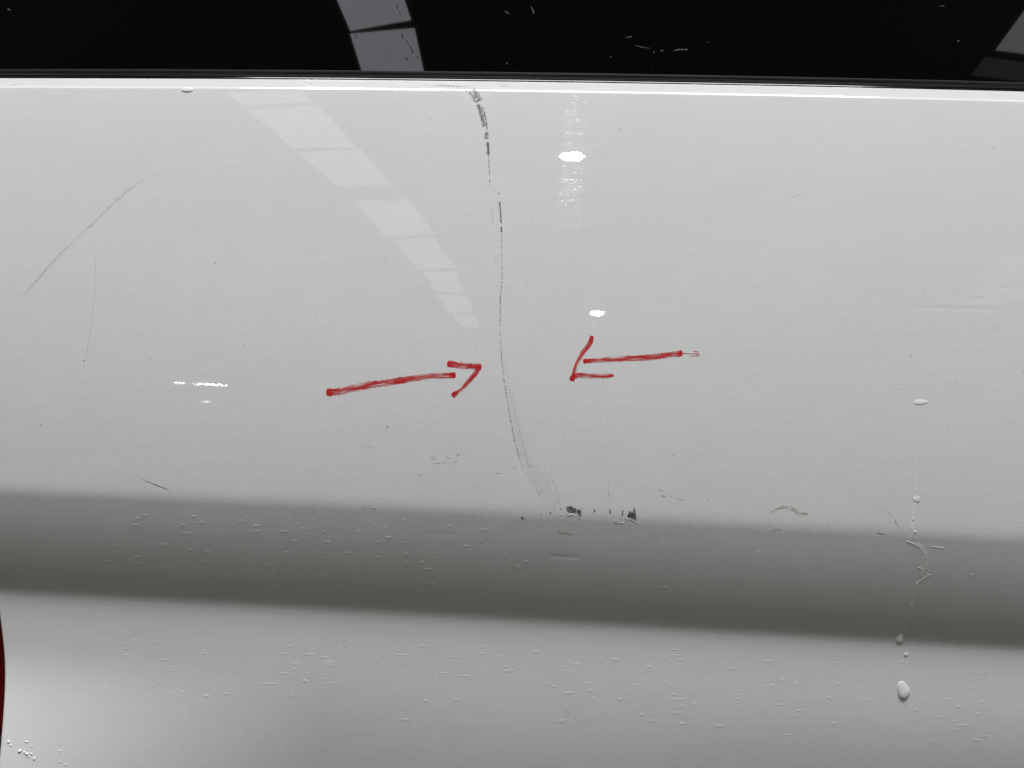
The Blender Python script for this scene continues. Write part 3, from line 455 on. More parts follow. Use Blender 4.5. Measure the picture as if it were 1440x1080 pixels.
DROPLETS = [((-132.49,-99.54),0.93,0.3,0.179),((-207.89,-93.64),1.04,0.31,0.118),((-174.85,-81.0),0.71,0.52,0.129),((-133.44,-103.09),0.36,0.36,0.03),((-201.89,-82.45),0.82,0.41,0.118),((-144.95,-75.22),0.37,0.37,0.038),((-159.27,-66.1),1.36,0.29,0.237),((-146.21,-97.05),1.15,0.24,0.171),((-146.6,-97.96),0.73,0.23,0.093),((-165.34,-70.93),1.5,0.52,0.19),((-133.58,-89.75),0.9,0.35,0.098),((-155.66,-69.48),2.02,0.42,0.144),((-101.42,-92.04),0.48,0.48,0.093),((-135.94,-72.04),0.49,0.38,0.05),((-100.15,-91.33),0.67,0.34,0.073),((-204.31,-95.89),0.71,0.31,0.125),((-202.32,-77.27),0.36,0.36,0.058),((-154.33,-84.7),1.48,0.4,0.205),((-163.08,-84.17),1.22,0.26,0.243),((-207.33,-91.07),1.35,0.34,0.226),((-205.27,-86.49),1.06,0.44,0.113),((-181.25,-77.8),0.39,0.39,0.06),((-163.79,-75.27),2.22,0.52,0.178),((-145.13,-98.99),1.08,0.34,0.208),((-158.7,-99.46),0.41,0.37,0.082),((-177.51,-94.23),1.14,0.41,0.233),((-165.24,-79.72),0.34,0.28,0.068),((-103.87,-72.32),1.04,0.4,0.17),((-171.9,-100.46),0.74,0.41,0.075),((-198.08,-78.86),1.18,0.44,0.11),((-97.22,-97.43),1.59,0.5,0.103),((-199.98,-64.95),0.38,0.27,0.057),((-201.98,-85.21),0.45,0.22,0.053),((-93.36,-87.87),1.67,0.4,0.127),((-135.07,-68.4),1.86,0.48,0.104),((-164.16,-76.9),0.44,0.44,0.052),((-103.28,-96.98),0.46,0.46,0.048),((-137.36,-89.62),0.88,0.42,0.141),((-107.99,-97.01),0.76,0.48,0.148),((-184.22,-65.83),0.93,0.39,0.187),((-159.01,-74.81),0.74,0.24,0.095),((-190.87,-88.31),1.5,0.33,0.182),((-178.71,-73.79),0.69,0.24,0.121),((-135.34,-77.48),0.46,0.25,0.044),((-188.14,-67.57),1.43,0.31,0.229),((-130.11,-73.75),0.81,0.33,0.137),((-195.85,-90.54),1.19,0.42,0.15),((-198.43,-82.73),0.92,0.29,0.136),((-117.55,-100.15),0.37,0.37,0.059),((-121.45,-103.9),1.79,0.45,0.159),((-127.57,-73.77),1.16,0.44,0.157),((-159.86,-80.71),0.48,0.38,0.061),((-140.86,-92.54),0.79,0.5,0.102),((-191.06,-91.97),1.95,0.43,0.228),((-94.43,-73.13),0.5,0.25,0.051),((-136.38,-82.66),0.92,0.5,0.098),((-112.14,-70.39),0.57,0.31,0.067),((-119.12,-83.72),0.5,0.49,0.099),((-175.6,-79.14),0.36,0.22,0.051),((-189.46,-70.84),1.57,0.27,0.203),((-173.95,-84.01),0.42,0.41,0.062),((-159.75,-94.36),1.37,0.25,0.114),((-89.81,-103.09),0.5,0.28,0.072),((-148.16,-99.58),0.39,0.39,0.034),((-177.17,-81.63),1.74,0.47,0.218),((-122.22,-98.15),1.15,0.31,0.115),((-113.87,-73.72),1.64,0.31,0.246),((-187.32,-83.01),0.5,0.39,0.091),((-173.7,-94.22),1.11,0.51,0.149),((-156.79,-90.78),1.47,0.42,0.129),((-54.87,-93.49),0.46,0.21,0.093),((-66.98,-79.06),1.06,0.44,0.094),((-52.79,-85.4),1.28,0.35,0.197),((-53.99,-67.23),0.93,0.27,0.179),((-108.73,-78.86),1.14,0.38,0.208),((-67.83,-87.09),1.69,0.41,0.161),((-53.23,-79.22),1.0,0.36,0.176),((-61.5,-76.65),1.5,0.48,0.222),((-70.9,-90.54),0.4,0.4,0.062),((-53.73,-89.46),1.09,0.34,0.11),((-93.71,-73.47),0.84,0.32,0.114),((-82.26,-84.92),2.63,0.33,0.139),((-3.45,-85.34),0.87,0.48,0.103),((-62.69,-71.38),0.79,0.47,0.11),((-21.25,-83.1),0.71,0.27,0.085),((-30.94,-94.68),0.46,0.46,0.062),((-130.59,-86.71),0.44,0.33,0.071),((-99.49,-80.13),0.74,0.27,0.149),((-94.28,-73.93),0.35,0.34,0.062),((-29.98,-72.86),0.39,0.39,0.055),((2.49,-91.87),1.16,0.45,0.142),((-99.55,-78.64),0.6,0.35,0.097),((-117.41,-66.63),0.38,0.38,0.031),((-110.11,-67.96),0.56,0.35,0.056),((-98.72,-92.42),0.44,0.34,0.058),((-13.67,-72.38),1.82,0.42,0.104),((-37.41,-87.75),0.93,0.51,0.179),((-121.18,-73.06),0.48,0.48,0.098),((-45.4,-89.9),1.08,0.51,0.169),((-87.62,-82.05),0.46,0.43,0.061),((-8.56,-95.18),0.58,0.25,0.059),((-92.36,-79.35),1.44,0.49,0.205),((-8.16,-81.68),0.47,0.29,0.045),((-16.54,-92.09),0.38,0.38,0.043),((-31.02,-70.38),1.33,0.37,0.102),((-55.29,-96.54),0.38,0.38,0.06),((-91.48,-86.33),0.8,0.3,0.141),((-41.85,-92.98),0.76,0.43,0.098),((-137.72,-97.61),0.93,0.44,0.106),((-67.87,-96.49),0.64,0.31,0.056),((-104.88,-72.14),0.35,0.35,0.037),((-26.12,-100.97),0.43,0.37,0.038),((-121.77,-95.1),0.79,0.23,0.122),((-6.45,-99.7),0.42,0.33,0.075),((-127.38,-70.9),1.56,0.35,0.251),((-89.04,-64.39),0.6,0.24,0.091),((7.15,-89.13),0.98,0.39,0.171),((-49.12,-95.09),0.62,0.39,0.087),((-114.21,-84.94),1.35,0.38,0.213),((-76.77,-73.39),0.71,0.43,0.107),((-124.24,-92.32),1.32,0.29,0.124),((-8.97,-101.31),0.39,0.27,0.054),((2.21,-69.84),0.42,0.38,0.073),((-71.27,-68.87),0.83,0.45,0.078),((-15.04,-77.88),0.85,0.48,0.084),((-69.47,-88.61),0.61,0.25,0.07),((-130.44,-68.96),0.41,0.32,0.064),((-94.97,-63.82),0.77,0.29,0.101),((-23.2,-81.07),1.84,0.31,0.214),((-99.43,-67.51),0.73,0.5,0.071),((36.77,-103.09),0.45,0.43,0.043),((69.82,-97.18),0.35,0.35,0.029),((72.69,-107.85),0.39,0.35,0.059),((41.26,-107.61),1.77,0.47,0.162),((49.55,-112.66),1.86,0.35,0.247),((77.1,-103.1),1.97,0.33,0.217),((-4.98,-100.41),0.61,0.25,0.053),((44.06,-105.34),1.06,0.28,0.115),((-38.33,-95.81),0.9,0.31,0.144),((-53.92,-91.03),1.04,0.3,0.167),((-80.7,-95.92),0.57,0.32,0.089),((15.46,-95.39),0.79,0.52,0.082),((-42.45,-93.49),1.87,0.4,0.255),((77.39,-96.36),0.66,0.43,0.08),((-29.53,-90.13),0.39,0.23,0.04),((-28.64,-91.51),0.44,0.35,0.046),((35.78,-93.5),0.45,0.45,0.072),((-70.3,-94.61),0.34,0.22,0.032),((22.89,-94.68),0.44,0.32,0.053),((-72.24,-104.64),0.96,0.4,0.088),((-41.61,-101.49),2.31,0.41,0.179),((-85.0,-106.16),0.32,0.32,0.059),((49.6,-103.28),0.31,0.31,0.063),((-44.74,-107.44),0.58,0.37,0.046),((-9.86,-95.05),0.95,0.48,0.184),((-31.6,-95.65),1.42,0.24,0.103),((85.22,-107.84),0.38,0.37,0.051),((79.13,-115.5),0.33,0.33,0.061),((21.54,-107.69),0.56,0.47,0.044),((34.18,-97.16),0.75,0.38,0.064),((-12.38,-104.52),0.34,0.22,0.05),((-20.53,-100.81),0.4,0.26,0.079),((79.79,-105.74),0.72,0.3,0.131),((-37.04,-104.61),0.66,0.5,0.056),((53.32,-152.21),0.76,0.23,0.084),((12.51,-138.93),1.43,0.52,0.238),((53.18,-143.08),2.31,0.48,0.236),((12.23,-149.53),0.49,0.3,0.046),((-97.4,-151.55),1.55,0.21,0.138),((-95.97,-136.13),1.17,0.35,0.122),((21.69,-144.19),0.79,0.49,0.087),((33.67,-145.32),1.73,0.37,0.236),((23.5,-139.41),0.58,0.22,0.068),((87.08,-140.9),0.43,0.24,0.06),((5.71,-144.1),0.54,0.46,0.082),((-95.24,-145.06),1.17,0.48,0.151),((-12.35,-138.1),0.89,0.44,0.099),((94.42,-159.03),0.78,0.46,0.078),((16.16,-154.71),0.93,0.36,0.128),((-62.56,-156.05),0.87,0.34,0.173),((84.64,-141.13),2.73,0.23,0.176),((-114.97,-144.42),0.46,0.31,0.071),((56.71,-162.41),0.83,0.21,0.104),((87.47,-143.51),1.92,0.3,0.221),((-61.53,-155.47),0.41,0.41,0.056),((-93.07,-144.43),0.49,0.44,0.093),((-112.84,-145.61),2.57,0.45,0.112),((68.04,-154.04),2.02,0.48,0.105),((32.98,-142.47),0.45,0.4,0.072),((80.96,-140.49),0.46,0.46,0.068),((-12.11,-154.35),1.11,0.24,0.153),((69.52,-154.53),0.47,0.33,0.072),((4.53,-160.03),0.78,0.4,0.15),((30.9,-149.22),1.8,0.51,0.141),((-97.59,-152.29),0.55,0.4,0.079),((-106.6,-150.79),0.57,0.49,0.067),((-97.5,-153.7),0.68,0.37,0.075),((-35.19,-150.2),2.03,0.26,0.172),((-16.56,-159.97),0.49,0.49,0.063),((-67.62,-146.6),0.94,0.24,0.099),((-107.29,-148.87),0.56,0.49,0.112),((-68.88,-132.62),0.95,0.45,0.082),((30.12,-160.48),2.84,0.48,0.231),((-46.17,-136.1),1.03,0.33,0.214),((-1.52,-148.84),2.39,0.52,0.242),((-44.93,-141.87),0.56,0.27,0.045),((71.73,-154.65),1.32,0.22,0.111),((-14.8,-136.38),0.88,0.42,0.139),((-115.65,-136.52),1.54,0.38,0.104),((82.67,-144.55),0.82,0.44,0.164),((37.59,-146.48),0.52,0.52,0.042),((46.1,-142.65),0.81,0.4,0.168),((26.74,-147.03),1.19,0.34,0.149),((-16.22,-142.08),0.42,0.35,0.048),((59.94,-160.33),0.84,0.49,0.105),((-2.65,-146.82),1.43,0.25,0.25),((21.95,-156.97),1.39,0.31,0.209),((-67.09,-145.43),1.06,0.23,0.192),((53.7,-155.36),0.86,0.24,0.14),((2.11,-151.43),0.72,0.44,0.099),((39.59,-147.0),0.49,0.41,0.097),((71.23,-141.05),1.09,0.43,0.139),((-54.21,-145.49),0.87,0.41,0.144),((-40.46,-150.9),0.84,0.35,0.127),((-122.13,-142.87),0.46,0.23,0.075),((72.49,-148.56),0.51,0.25,0.098),((-98.64,-140.37),0.68,0.31,0.078),((32.51,-162.37),0.9,0.25,0.138),((-29.67,-141.61),1.99,0.25,0.143),((56.08,-163.8),1.39,0.52,0.214),((17.29,-142.26),0.84,0.5,0.099),((-37.99,-134.57),1.18,0.46,0.128),((20.6,-153.79),0.7,0.34,0.123),((-83.77,-134.19),0.72,0.46,0.132),((84.05,-161.48),1.06,0.47,0.182),((39.93,-155.42),1.66,0.42,0.179),((-50.71,-141.59),0.48,0.33,0.064),((63.19,-156.28),1.44,0.28,0.177),((-105.33,-140.87),2.18,0.45,0.234),((-12.79,-155.26),0.76,0.37,0.078),((-57.45,-140.75),2.44,0.28,0.246),((-95.12,-155.85),1.92,0.34,0.128),((-102.29,-133.74),0.78,0.5,0.114),((94.14,-159.04),0.49,0.26,0.041),((83.68,-148.77),0.41,0.41,0.056),((-123.46,-148.3),0.54,0.36,0.079),((-24.25,-151.63),2.93,0.23,0.175),((-73.73,-134.94),0.43,0.43,0.076),((63.48,-156.74),0.77,0.35,0.089),((-32.18,-153.66),0.44,0.36,0.073),((17.56,-154.94),0.42,0.31,0.048),((41.89,-163.05),0.98,0.3,0.179),((79.35,-155.0),0.76,0.41,0.144),((-50.05,-138.21),0.41,0.41,0.066),((94.15,-142.66),0.9,0.42,0.078),((-36.61,-150.07),1.18,0.27,0.241),((-22.19,-152.77),0.67,0.28,0.058),((-83.41,-136.96),0.75,0.32,0.138),((-121.28,-132.95),1.84,0.35,0.139),((-5.39,-141.12),2.05,0.31,0.1),((71.19,-147.09),1.38,0.46,0.234),((-17.18,-156.18),0.73,0.36,0.089),((44.44,-159.07),0.42,0.33,0.058),((86.53,-164.22),2.86,0.42,0.139),((-43.0,-133.85),1.65,0.23,0.146),((-53.98,-151.46),0.43,0.43,0.081),((13.81,-150.55),0.56,0.45,0.08),((-90.04,-137.07),0.75,0.23,0.098),((-26.12,-141.75),0.75,0.33,0.119),((-15.36,-140.03),1.21,0.35,0.207),((41.11,-159.33),1.93,0.44,0.121),((29.37,-143.72),0.41,0.34,0.033),((20.01,-155.65),1.03,0.41,0.192),((-117.99,-135.34),0.48,0.26,0.07),((-49.36,-149.93),0.86,0.29,0.147),((37.22,-155.9),0.57,0.39,0.064),((-29.36,-147.38),0.72,0.29,0.091),((47.48,-149.27),0.47,0.27,0.038),((91.09,-148.09),0.76,0.23,0.148),((251.52,-152.7),0.76,0.26,0.125),((222.92,-170.04),0.97,0.28,0.141),((133.41,-172.09),0.4,0.34,0.064),((108.81,-165.36),0.52,0.26,0.101),((117.36,-162.21),1.63,0.24,0.19),((171.02,-157.09),1.19,0.37,0.168),((162.96,-154.12),0.44,0.29,0.049),((223.13,-148.33),0.49,0.31,0.053),((148.27,-156.41),1.44,0.48,0.165),((162.43,-154.42),0.57,0.23,0.06),((97.67,-166.44),0.46,0.46,0.093),((245.62,-173.98),0.39,0.35,0.034),((256.31,-147.07),0.71,0.21,0.101),((94.99,-166.59),1.14,0.48,0.208),((139.89,-167.52),1.9,0.32,0.24),((252.79,-158.19),0.55,0.42,0.06),((183.4,-152.18),1.7,0.27,0.103),((142.88,-172.57),0.47,0.47,0.037),((134.23,-166.28),0.57,0.47,0.055),((188.02,-160.76),1.11,0.33,0.122),((133.63,-144.65),2.09,0.32,0.207),((169.46,-150.37),0.95,0.32,0.146),((253.23,-156.55),1.53,0.44,0.225),((233.39,-178.19),1.44,0.3,0.179),((119.67,-140.77),0.88,0.46,0.07),((252.71,-154.82),0.55,0.49,0.095),((140.95,-154.65),1.71,0.46,0.221),((165.65,-170.85),0.89,0.41,0.107),((176.99,-161.74),0.68,0.52,0.138),((88.12,-167.69),0.68,0.47,0.092),((210.27,-171.47),0.66,0.47,0.111),((246.7,-155.17),1.39,0.32,0.162),((141.28,-139.5),0.45,0.24,0.08),((157.96,-159.24),0.46,0.45,0.063),((188.78,-156.35),0.93,0.29,0.136),((205.52,-146.25),2.61,0.29,0.218),((229.08,-166.09),1.51,0.38,0.215),((247.91,-167.79),1.15,0.39,0.173),((245.82,-173.98),1.41,0.23,0.219),((164.65,-165.86),0.48,0.47,0.039),((133.45,-155.04),1.64,0.47,0.135),((135.61,-157.36),1.39,0.49,0.136),((216.15,-165.34),0.89,0.49,0.125),((247.9,-150.48),0.53,0.31,0.082),((170.74,-145.96),1.32,0.26,0.138),((226.48,-175.52),1.81,0.33,0.167),((112.85,-154.05),0.42,0.33,0.036),((165.85,-164.05),1.44,0.49,0.197),((244.32,-160.87),1.1,0.38,0.226),((189.19,-159.2),1.12,0.47,0.09),((123.99,-144.12),0.57,0.22,0.066),((184.78,-165.53),1.15,0.28,0.217),((103.2,-139.2),0.48,0.48,0.083),((182.84,-159.27),1.27,0.32,0.111),((117.3,-163.94),1.35,0.22,0.24),((150.02,-170.85),1.23,0.47,0.196),((203.15,-148.45),1.14,0.23,0.108),((167.56,-149.64),1.03,0.21,0.213),((137.38,-155.99),0.43,0.34,0.077),((88.36,-164.08),2.68,0.32,0.133),((114.04,-148.37),1.45,0.46,0.203),((84.79,-138.29),1.29,0.31,0.234),((118.91,-152.11),0.51,0.24,0.052),((219.96,-161.05),1.32,0.4,0.128),((207.57,-147.36),0.47,0.25,0.043),((199.03,-167.8),0.77,0.28,0.112),((186.01,-173.47),0.56,0.52,0.069),((212.59,-171.55),1.11,0.41,0.212),((100.45,-152.78),0.55,0.46,0.046),((216.21,-167.26),0.49,0.43,0.059),((172.11,-174.0),1.21,0.23,0.113),((235.66,-170.36),1.87,0.39,0.181),((214.22,-154.95),0.8,0.42,0.084),((-202.47,-136.49),0.53,0.44,0.093),((-153.19,-138.62),0.88,0.37,0.141),((-161.37,-139.64),1.15,0.32,0.128),((-123.92,-145.75),0.7,0.45,0.088),((-149.28,-161.85),1.26,0.32,0.23),((-160.06,-163.1),1.84,0.47,0.183),((-119.6,-140.53),2.8,0.25,0.135),((-138.05,-157.67),0.55,0.32,0.113),((-117.39,-150.71),0.65,0.24,0.103),((-115.1,-162.72),0.9,0.3,0.181),((-98.14,-142.25),1.87,0.43,0.23),((-142.45,-150.32),0.88,0.49,0.087),((-115.09,-144.92),0.41,0.39,0.046),((-176.84,-137.65),0.85,0.22,0.12),((-134.72,-137.85),0.54,0.52,0.101),((-185.31,-155.9),0.67,0.36,0.132),((-102.96,-148.66),0.54,0.52,0.077),((-178.84,-150.01),1.15,0.32,0.126),((-170.43,-136.51),0.55,0.21,0.094),((-113.17,-148.61),1.03,0.42,0.174),((-119.48,-150.8),2.87,0.39,0.205),((-172.98,-161.33),1.34,0.3,0.253),((-192.94,-149.15),0.4,0.4,0.035),((-160.38,-140.84),1.44,0.32,0.233),((-125.05,-156.53),2.03,0.42,0.215),((-117.96,-157.12),0.39,0.39,0.061),((-174.44,-135.24),0.64,0.45,0.079),((-110.99,-140.07),0.65,0.46,0.097),((-177.65,-161.68),1.08,0.48,0.137),((-95.42,-146.33),2.06,0.44,0.143),((-155.6,-153.44),0.41,0.24,0.071),((-179.32,-148.73),0.69,0.5,0.099),((-129.27,-156.39),1.57,0.23,0.171),((-185.34,-135.17),1.82,0.34,0.118),((-116.4,-152.08),0.55,0.51,0.109),((-108.83,-152.35),0.82,0.26,0.129),((-197.61,-134.55),1.08,0.43,0.194),((-107.86,-154.76),1.84,0.5,0.239),((-200.31,-141.58),0.69,0.27,0.133),((-202.48,-139.1),1.03,0.29,0.209),((-116.22,-149.72),0.42,0.42,0.076),((-197.06,-153.89),0.84,0.3,0.079),((-203.1,-142.27),2.0,0.43,0.216),((-182.45,-144.6),2.07,0.35,0.22),((-96.67,-166.07),0.49,0.33,0.068),((-151.13,-143.61),0.51,0.43,0.096),((122.94,-84.23),0.86,0.36,0.09),((196.02,-116.55),1.28,0.34,0.138),((239.08,-112.36),1.05,0.3,0.115),((240.3,-117.76),0.56,0.33,0.077),((187.09,-87.3),0.27,0.27,0.039),((116.66,-104.74),0.29,0.29,0.028),((164.0,-98.95),0.57,0.46,0.053),((231.22,-102.48),0.64,0.36,0.107),((227.4,-112.34),0.33,0.33,0.055),((233.22,-97.04),1.27,0.46,0.157),((180.9,-85.14),0.85,0.26,0.148),((206.36,-81.54),1.09,0.29,0.089),((221.69,-93.75),0.43,0.4,0.056),((227.77,-106.82),0.66,0.23,0.127),((246.33,-188.78),2.05,0.4,0.163),((55.31,-174.26),0.49,0.37,0.04),((67.55,-172.2),1.42,0.4,0.202),((139.1,-176.12),0.96,0.51,0.097),((-55.91,-175.03),1.97,0.47,0.191),((235.59,-182.51),0.9,0.28,0.153),((25.27,-175.57),1.83,0.52,0.197),((185.95,-176.03),0.55,0.51,0.087),((238.19,-180.2),2.18,0.41,0.165),((168.99,-177.9),1.36,0.38,0.138),((-58.53,-164.66),1.67,0.23,0.135),((108.31,-178.65),2.16,0.52,0.237),((85.84,-171.35),2.43,0.41,0.138),((206.06,-179.83),0.75,0.48,0.118),((144.66,-177.26),0.58,0.45,0.1),((267.21,-189.2),0.53,0.3,0.076),((88.87,-177.18),2.12,0.34,0.227),((221.08,-188.73),0.97,0.36,0.089),((28.41,-175.04),0.81,0.34,0.084),((-29.07,-164.06),1.17,0.35,0.234),((143.51,-183.91),1.49,0.23,0.157),((250.92,-186.66),2.39,0.23,0.239),((73.29,-175.53),1.68,0.51,0.159),((20.43,-168.96),0.83,0.49,0.07),((-45.03,-164.69),1.4,0.36,0.194),((148.4,-173.54),0.6,0.31,0.121)]
GLASS_SCRATCH = [([(63.77,175.46),(67.08,174.69),(71.49,173.93)],[0.2,0.3,0.15]),([(73.28,171.96),(74.0,171.57)],[0.5,0.5]),([(76.99,172.59),(78.48,172.8)],[0.5,0.5]),([(83.65,172.65),(85.9,173.27),(89.61,173.51)],[0.25,0.6,0.6]),([(88.49,173.3),(91.1,173.52)],[0.7,0.4]),([(59.08,179.82),(62.05,180.44)],[0.3,0.5]),([(-2.6,194.02),(-1.11,192.81)],[0.4,0.25]),([(10.03,197.27),(10.77,195.66),(11.5,193.23)],[0.25,0.4,0.5]),([(-3.71,194.42),(-2.23,194.02)],[0.4,0.3]),([(-268.52,199.97),(-266.8,198.68)],[0.5,0.4]),([(-2.93,164.89),(-2.2,165.68)],[0.5,0.6]),([(227.41,200.59),(229.79,201.07)],[0.3,0.3]),([(234.8,181.16),(235.97,181.2)],[0.9,0.7]),([(101.67,177.83),(102.04,177.83)],[0.5,0.5]),([(50.71,169.02),(51.44,169.02)],[0.3,0.3])]
GLASS_SMUDGE = [([(-60.26,199.02),(-59.81,195.78)],[0.3,0.4]),([(-59.05,194.96),(-58.23,192.13)],[0.3,0.3]),([(-57.26,182.48),(-56.43,178.88)],[0.6,0.5]),([(-54.94,178.47),(-53.39,175.28)],[0.3,0.4]),([(-52.65,174.88),(-51.09,170.9)],[0.5,0.5]),([(-54.72,168.93),(-53.94,166.95)],[0.5,0.4]),([(-49.21,169.31),(-48.44,167.72)],[0.5,0.5]),([(-63.07,178.51),(-62.69,178.11)],[0.5,0.4]),([(-65.03,169.38),(-64.31,169.77)],[0.5,0.4]),([(-81.31,181.83),(-80.47,179.03)],[0.3,0.3])]

def catmull(pts, ws, step):
    P = np.array(pts, float); W = np.array(ws, float)
    d = np.concatenate([[0], np.cumsum(np.hypot(*np.diff(P, axis=0).T))])
    n = max(3, int(d[-1] / step) + 1)
    t = np.linspace(0, d[-1], n)
    if len(P) > 2:
        out = []
        for k in (0, 1):
            m = np.gradient(P[:, k], d)
            i = np.clip(np.searchsorted(d, t) - 1, 0, len(d) - 2)
            h = d[i + 1] - d[i]; s = (t - d[i]) / h
            out.append((2*s**3-3*s**2+1)*P[i, k] + (s**3-2*s**2+s)*h*m[i] + (-2*s**3+3*s**2)*P[i+1, k] + (s**3-s**2)*h*m[i+1])
        xs, zs = out
    else:
        xs, zs = np.interp(t, d, P[:, 0]), np.interp(t, d, P[:, 1])
    return np.array(xs), np.array(zs), np.interp(t, d, W), t

class Build:
    def __init__(self): self.v, self.f, self.a = [], [], []
    def ribbon(self, pts, ws, lift=0.05, step=0.6, nv=7, rag=0.0, rnd=None, round_end=False, dome=0.0, surf=None):
        surf = surf or depth
        x, z, w, t = catmull(pts, ws, step)
        tx, tz = np.gradient(x), np.gradient(z); L = np.hypot(tx, tz) + 1e-9
        nx, nz = -tz / L, tx / L
        if round_end:
            e = np.minimum(t, t[-1] - t); rr = w * 0.28
            w = w * np.sqrt(np.clip(1 - np.clip(1 - e / np.maximum(rr, 1e-6), 0, 1) ** 2, 0.02, 1))
        o = len(self.v); s = np.linspace(-0.5, 0.5, nv); n = len(x)
        for i in range(n):
            jl = jr = 0
            if rag: jl, jr = rnd.gauss(0, rag), rnd.gauss(0, rag)
            for k, q in enumerate(s):
                ww = w[i] * (1 + (jl if q < 0 else jr))
                px, pz = x[i] + nx[i] * q * ww, z[i] + nz[i] * q * ww
                up = lift + dome * math.sqrt(max(0, 1 - (2 * q) ** 2))
                self.v.append((px, float(surf(px, pz)) - up, pz))
                self.a.append((t[i], q + 0.5, min(t[i], t[-1] - t[i])))
        for i in range(n - 1):
            for k in range(nv - 1):
                a = o + i * nv + k
                self.f.append((a, a + nv, a + nv + 1, a + 1))
    def poly(self, pts, lift=0.05, surf=None):
        surf = surf or depth
        o = len(self.v)
        cx = sum(p[0] for p in pts) / len(pts); cz = sum(p[1] for p in pts) / len(pts)
        for p in [(cx, cz)] + list(pts):
            self.v.append((p[0], float(surf(*p)) - lift, p[1])); self.a.append((0, 0.5, 0))
        n = len(pts)
        for i in range(n): self.f.append((o, o + 1 + i, o + 1 + (i + 1) % n))
    def dome(self, c, rx, rz, h, seg=14, rings=5, rnd=None, sag=0.0, wobble=1.0):
        o = len(self.v); ph = [rnd.uniform(0, 6.28) for _ in range(2)] if rnd else (0, 0)
        self.v.append((c[0], float(depth(*c)) - h, c[1])); self.a.append((0, 0.5, 0))
        for r in range(1, rings + 1):
            th = r / rings * math.pi / 2
            for k in range(seg):
                a = 2 * math.pi * k / seg
                wob = 1 + (wobble * (0.14 * math.sin(2 * a + ph[0]) + 0.10 * math.sin(3 * a + ph[1])) if rnd else 0)
                px = c[0] + rx * math.sin(th) * math.cos(a) * wob; pz = c[1] + rz * math.sin(th) * math.sin(a) * wob
                up = h * math.cos(th) * (1 - sag * math.sin(a) * math.sin(th))
                self.v.append((px, float(depth(px, pz)) - up + (0.02 if r == rings else 0), pz)); self.a.append((0, 0.5, 0))
        for k in range(seg):
            self.f.append((o, o + 1 + k, o + 1 + (k + 1) % seg))
        for r in range(rings - 1):
            for k in range(seg):
                a = o + 1 + r * seg + k; b = o + 1 + r * seg + (k + 1) % seg
                self.f.append((a, a + seg, b + seg, b))
    def done(self, name, mat, parent=None, smooth=True):
        me = bpy.data.meshes.new(name)
        me.from_pydata([(a * MM, b * MM, c * MM) for a, b, c in self.v], [], self.f)
        at = me.attributes.new('uvw', 'FLOAT_VECTOR', 'POINT')
        at.data.foreach_set('vector', np.array(self.a, float).ravel())
        return link(name, me, mat, parent, smooth)

rnd = random.Random(11)

def arrow(strokes, label, extra=()):
    b = Build()
    for k, (p, w) in enumerate(strokes):
        b.ribbon(p, w, lift=0.05 + 0.025 * k, step=0.35, nv=15, rag=0.09, rnd=rnd, round_end=True)
    for p, w in extra:
        b.ribbon(p, w, lift=0.05, step=0.4, nv=3, rag=0.25, rnd=rnd)
    return tag(b.done("arrow_mark", INK, panel), label)
arrow(ARROW_A, "red marker arrow pointing right towards the crack")
arrow(ARROW_B, "red marker arrow pointing left towards the crack", ARROW_B_TAIL)

# ---- crack: rows of broken flakes
SCRAPED = make_mark("scraped_paint", (0.30, 0.30, 0.285), 0.8, 900, 2.8)
def crack_flakes():
    b, bl = Build(), Build()
    for pts, hw, cov in CRACK:
        if hw > 0.55: bl.ribbon(pts, [2.9 * hw] * len(pts), lift=0.035, step=0.3, nv=7, rag=0.2, rnd=rnd)
        x, z, _, t = catmull(pts, [1] * len(pts), 0.16)
        tx, tz = np.gradient(x), np.gradient(z); L = np.hypot(tx, tz); tx, tz = tx / L, tz / L
        wide = hw > 0.6
        i = 0
        while i < len(x):
            if rnd.random() < cov:
                run = int(rnd.choice([2, 3, 4, 7, 12] if cov > 0.6 else [1, 1, 2, 3, 4])) + 1
                j = min(len(x) - 1, i + run)
                lanes = max(1, int(round(hw / 0.42)))
                for ln in range(lanes):
                    if lanes > 1 and rnd.random() > cov: continue
                    c0 = (-1 + 2 * (ln + 0.5) / lanes) * hw if lanes > 1 else 0
                    h = hw / lanes
                    lo, hi = [], []
                    for k in sorted(set(np.linspace(i, j, min(5, j - i + 1)).astype(int))):
                        e = 0.45 if k in (i, j) else 1.0
                        a, c = c0 - h * e * rnd.uniform(0.5, 1.1), c0 + h * e * rnd.uniform(0.5, 1.1)
                        lo.append((x[k] - tz[k] * a, z[k] + tx[k] * a)); hi.append((x[k] - tz[k] * c, z[k] + tx[k] * c))
                    if len(lo) > 1: (None if wide and rnd.random() < 0.72 else b.poly(lo + hi[::-1], lift=0.05))
                i = j + (1 if cov > 0.6 else rnd.choice([1, 2, 3, 4]))
            else:
                i += rnd.choice([1, 2, 3])
    tag(b.done("paint_crack", CRACKDARK, panel, False), "dark broken crack running down through the paint")
    tag(bl.done("scraped_edge", SCRAPED, panel), "grey scraped metal along the top of the crack")
crack_flakes()

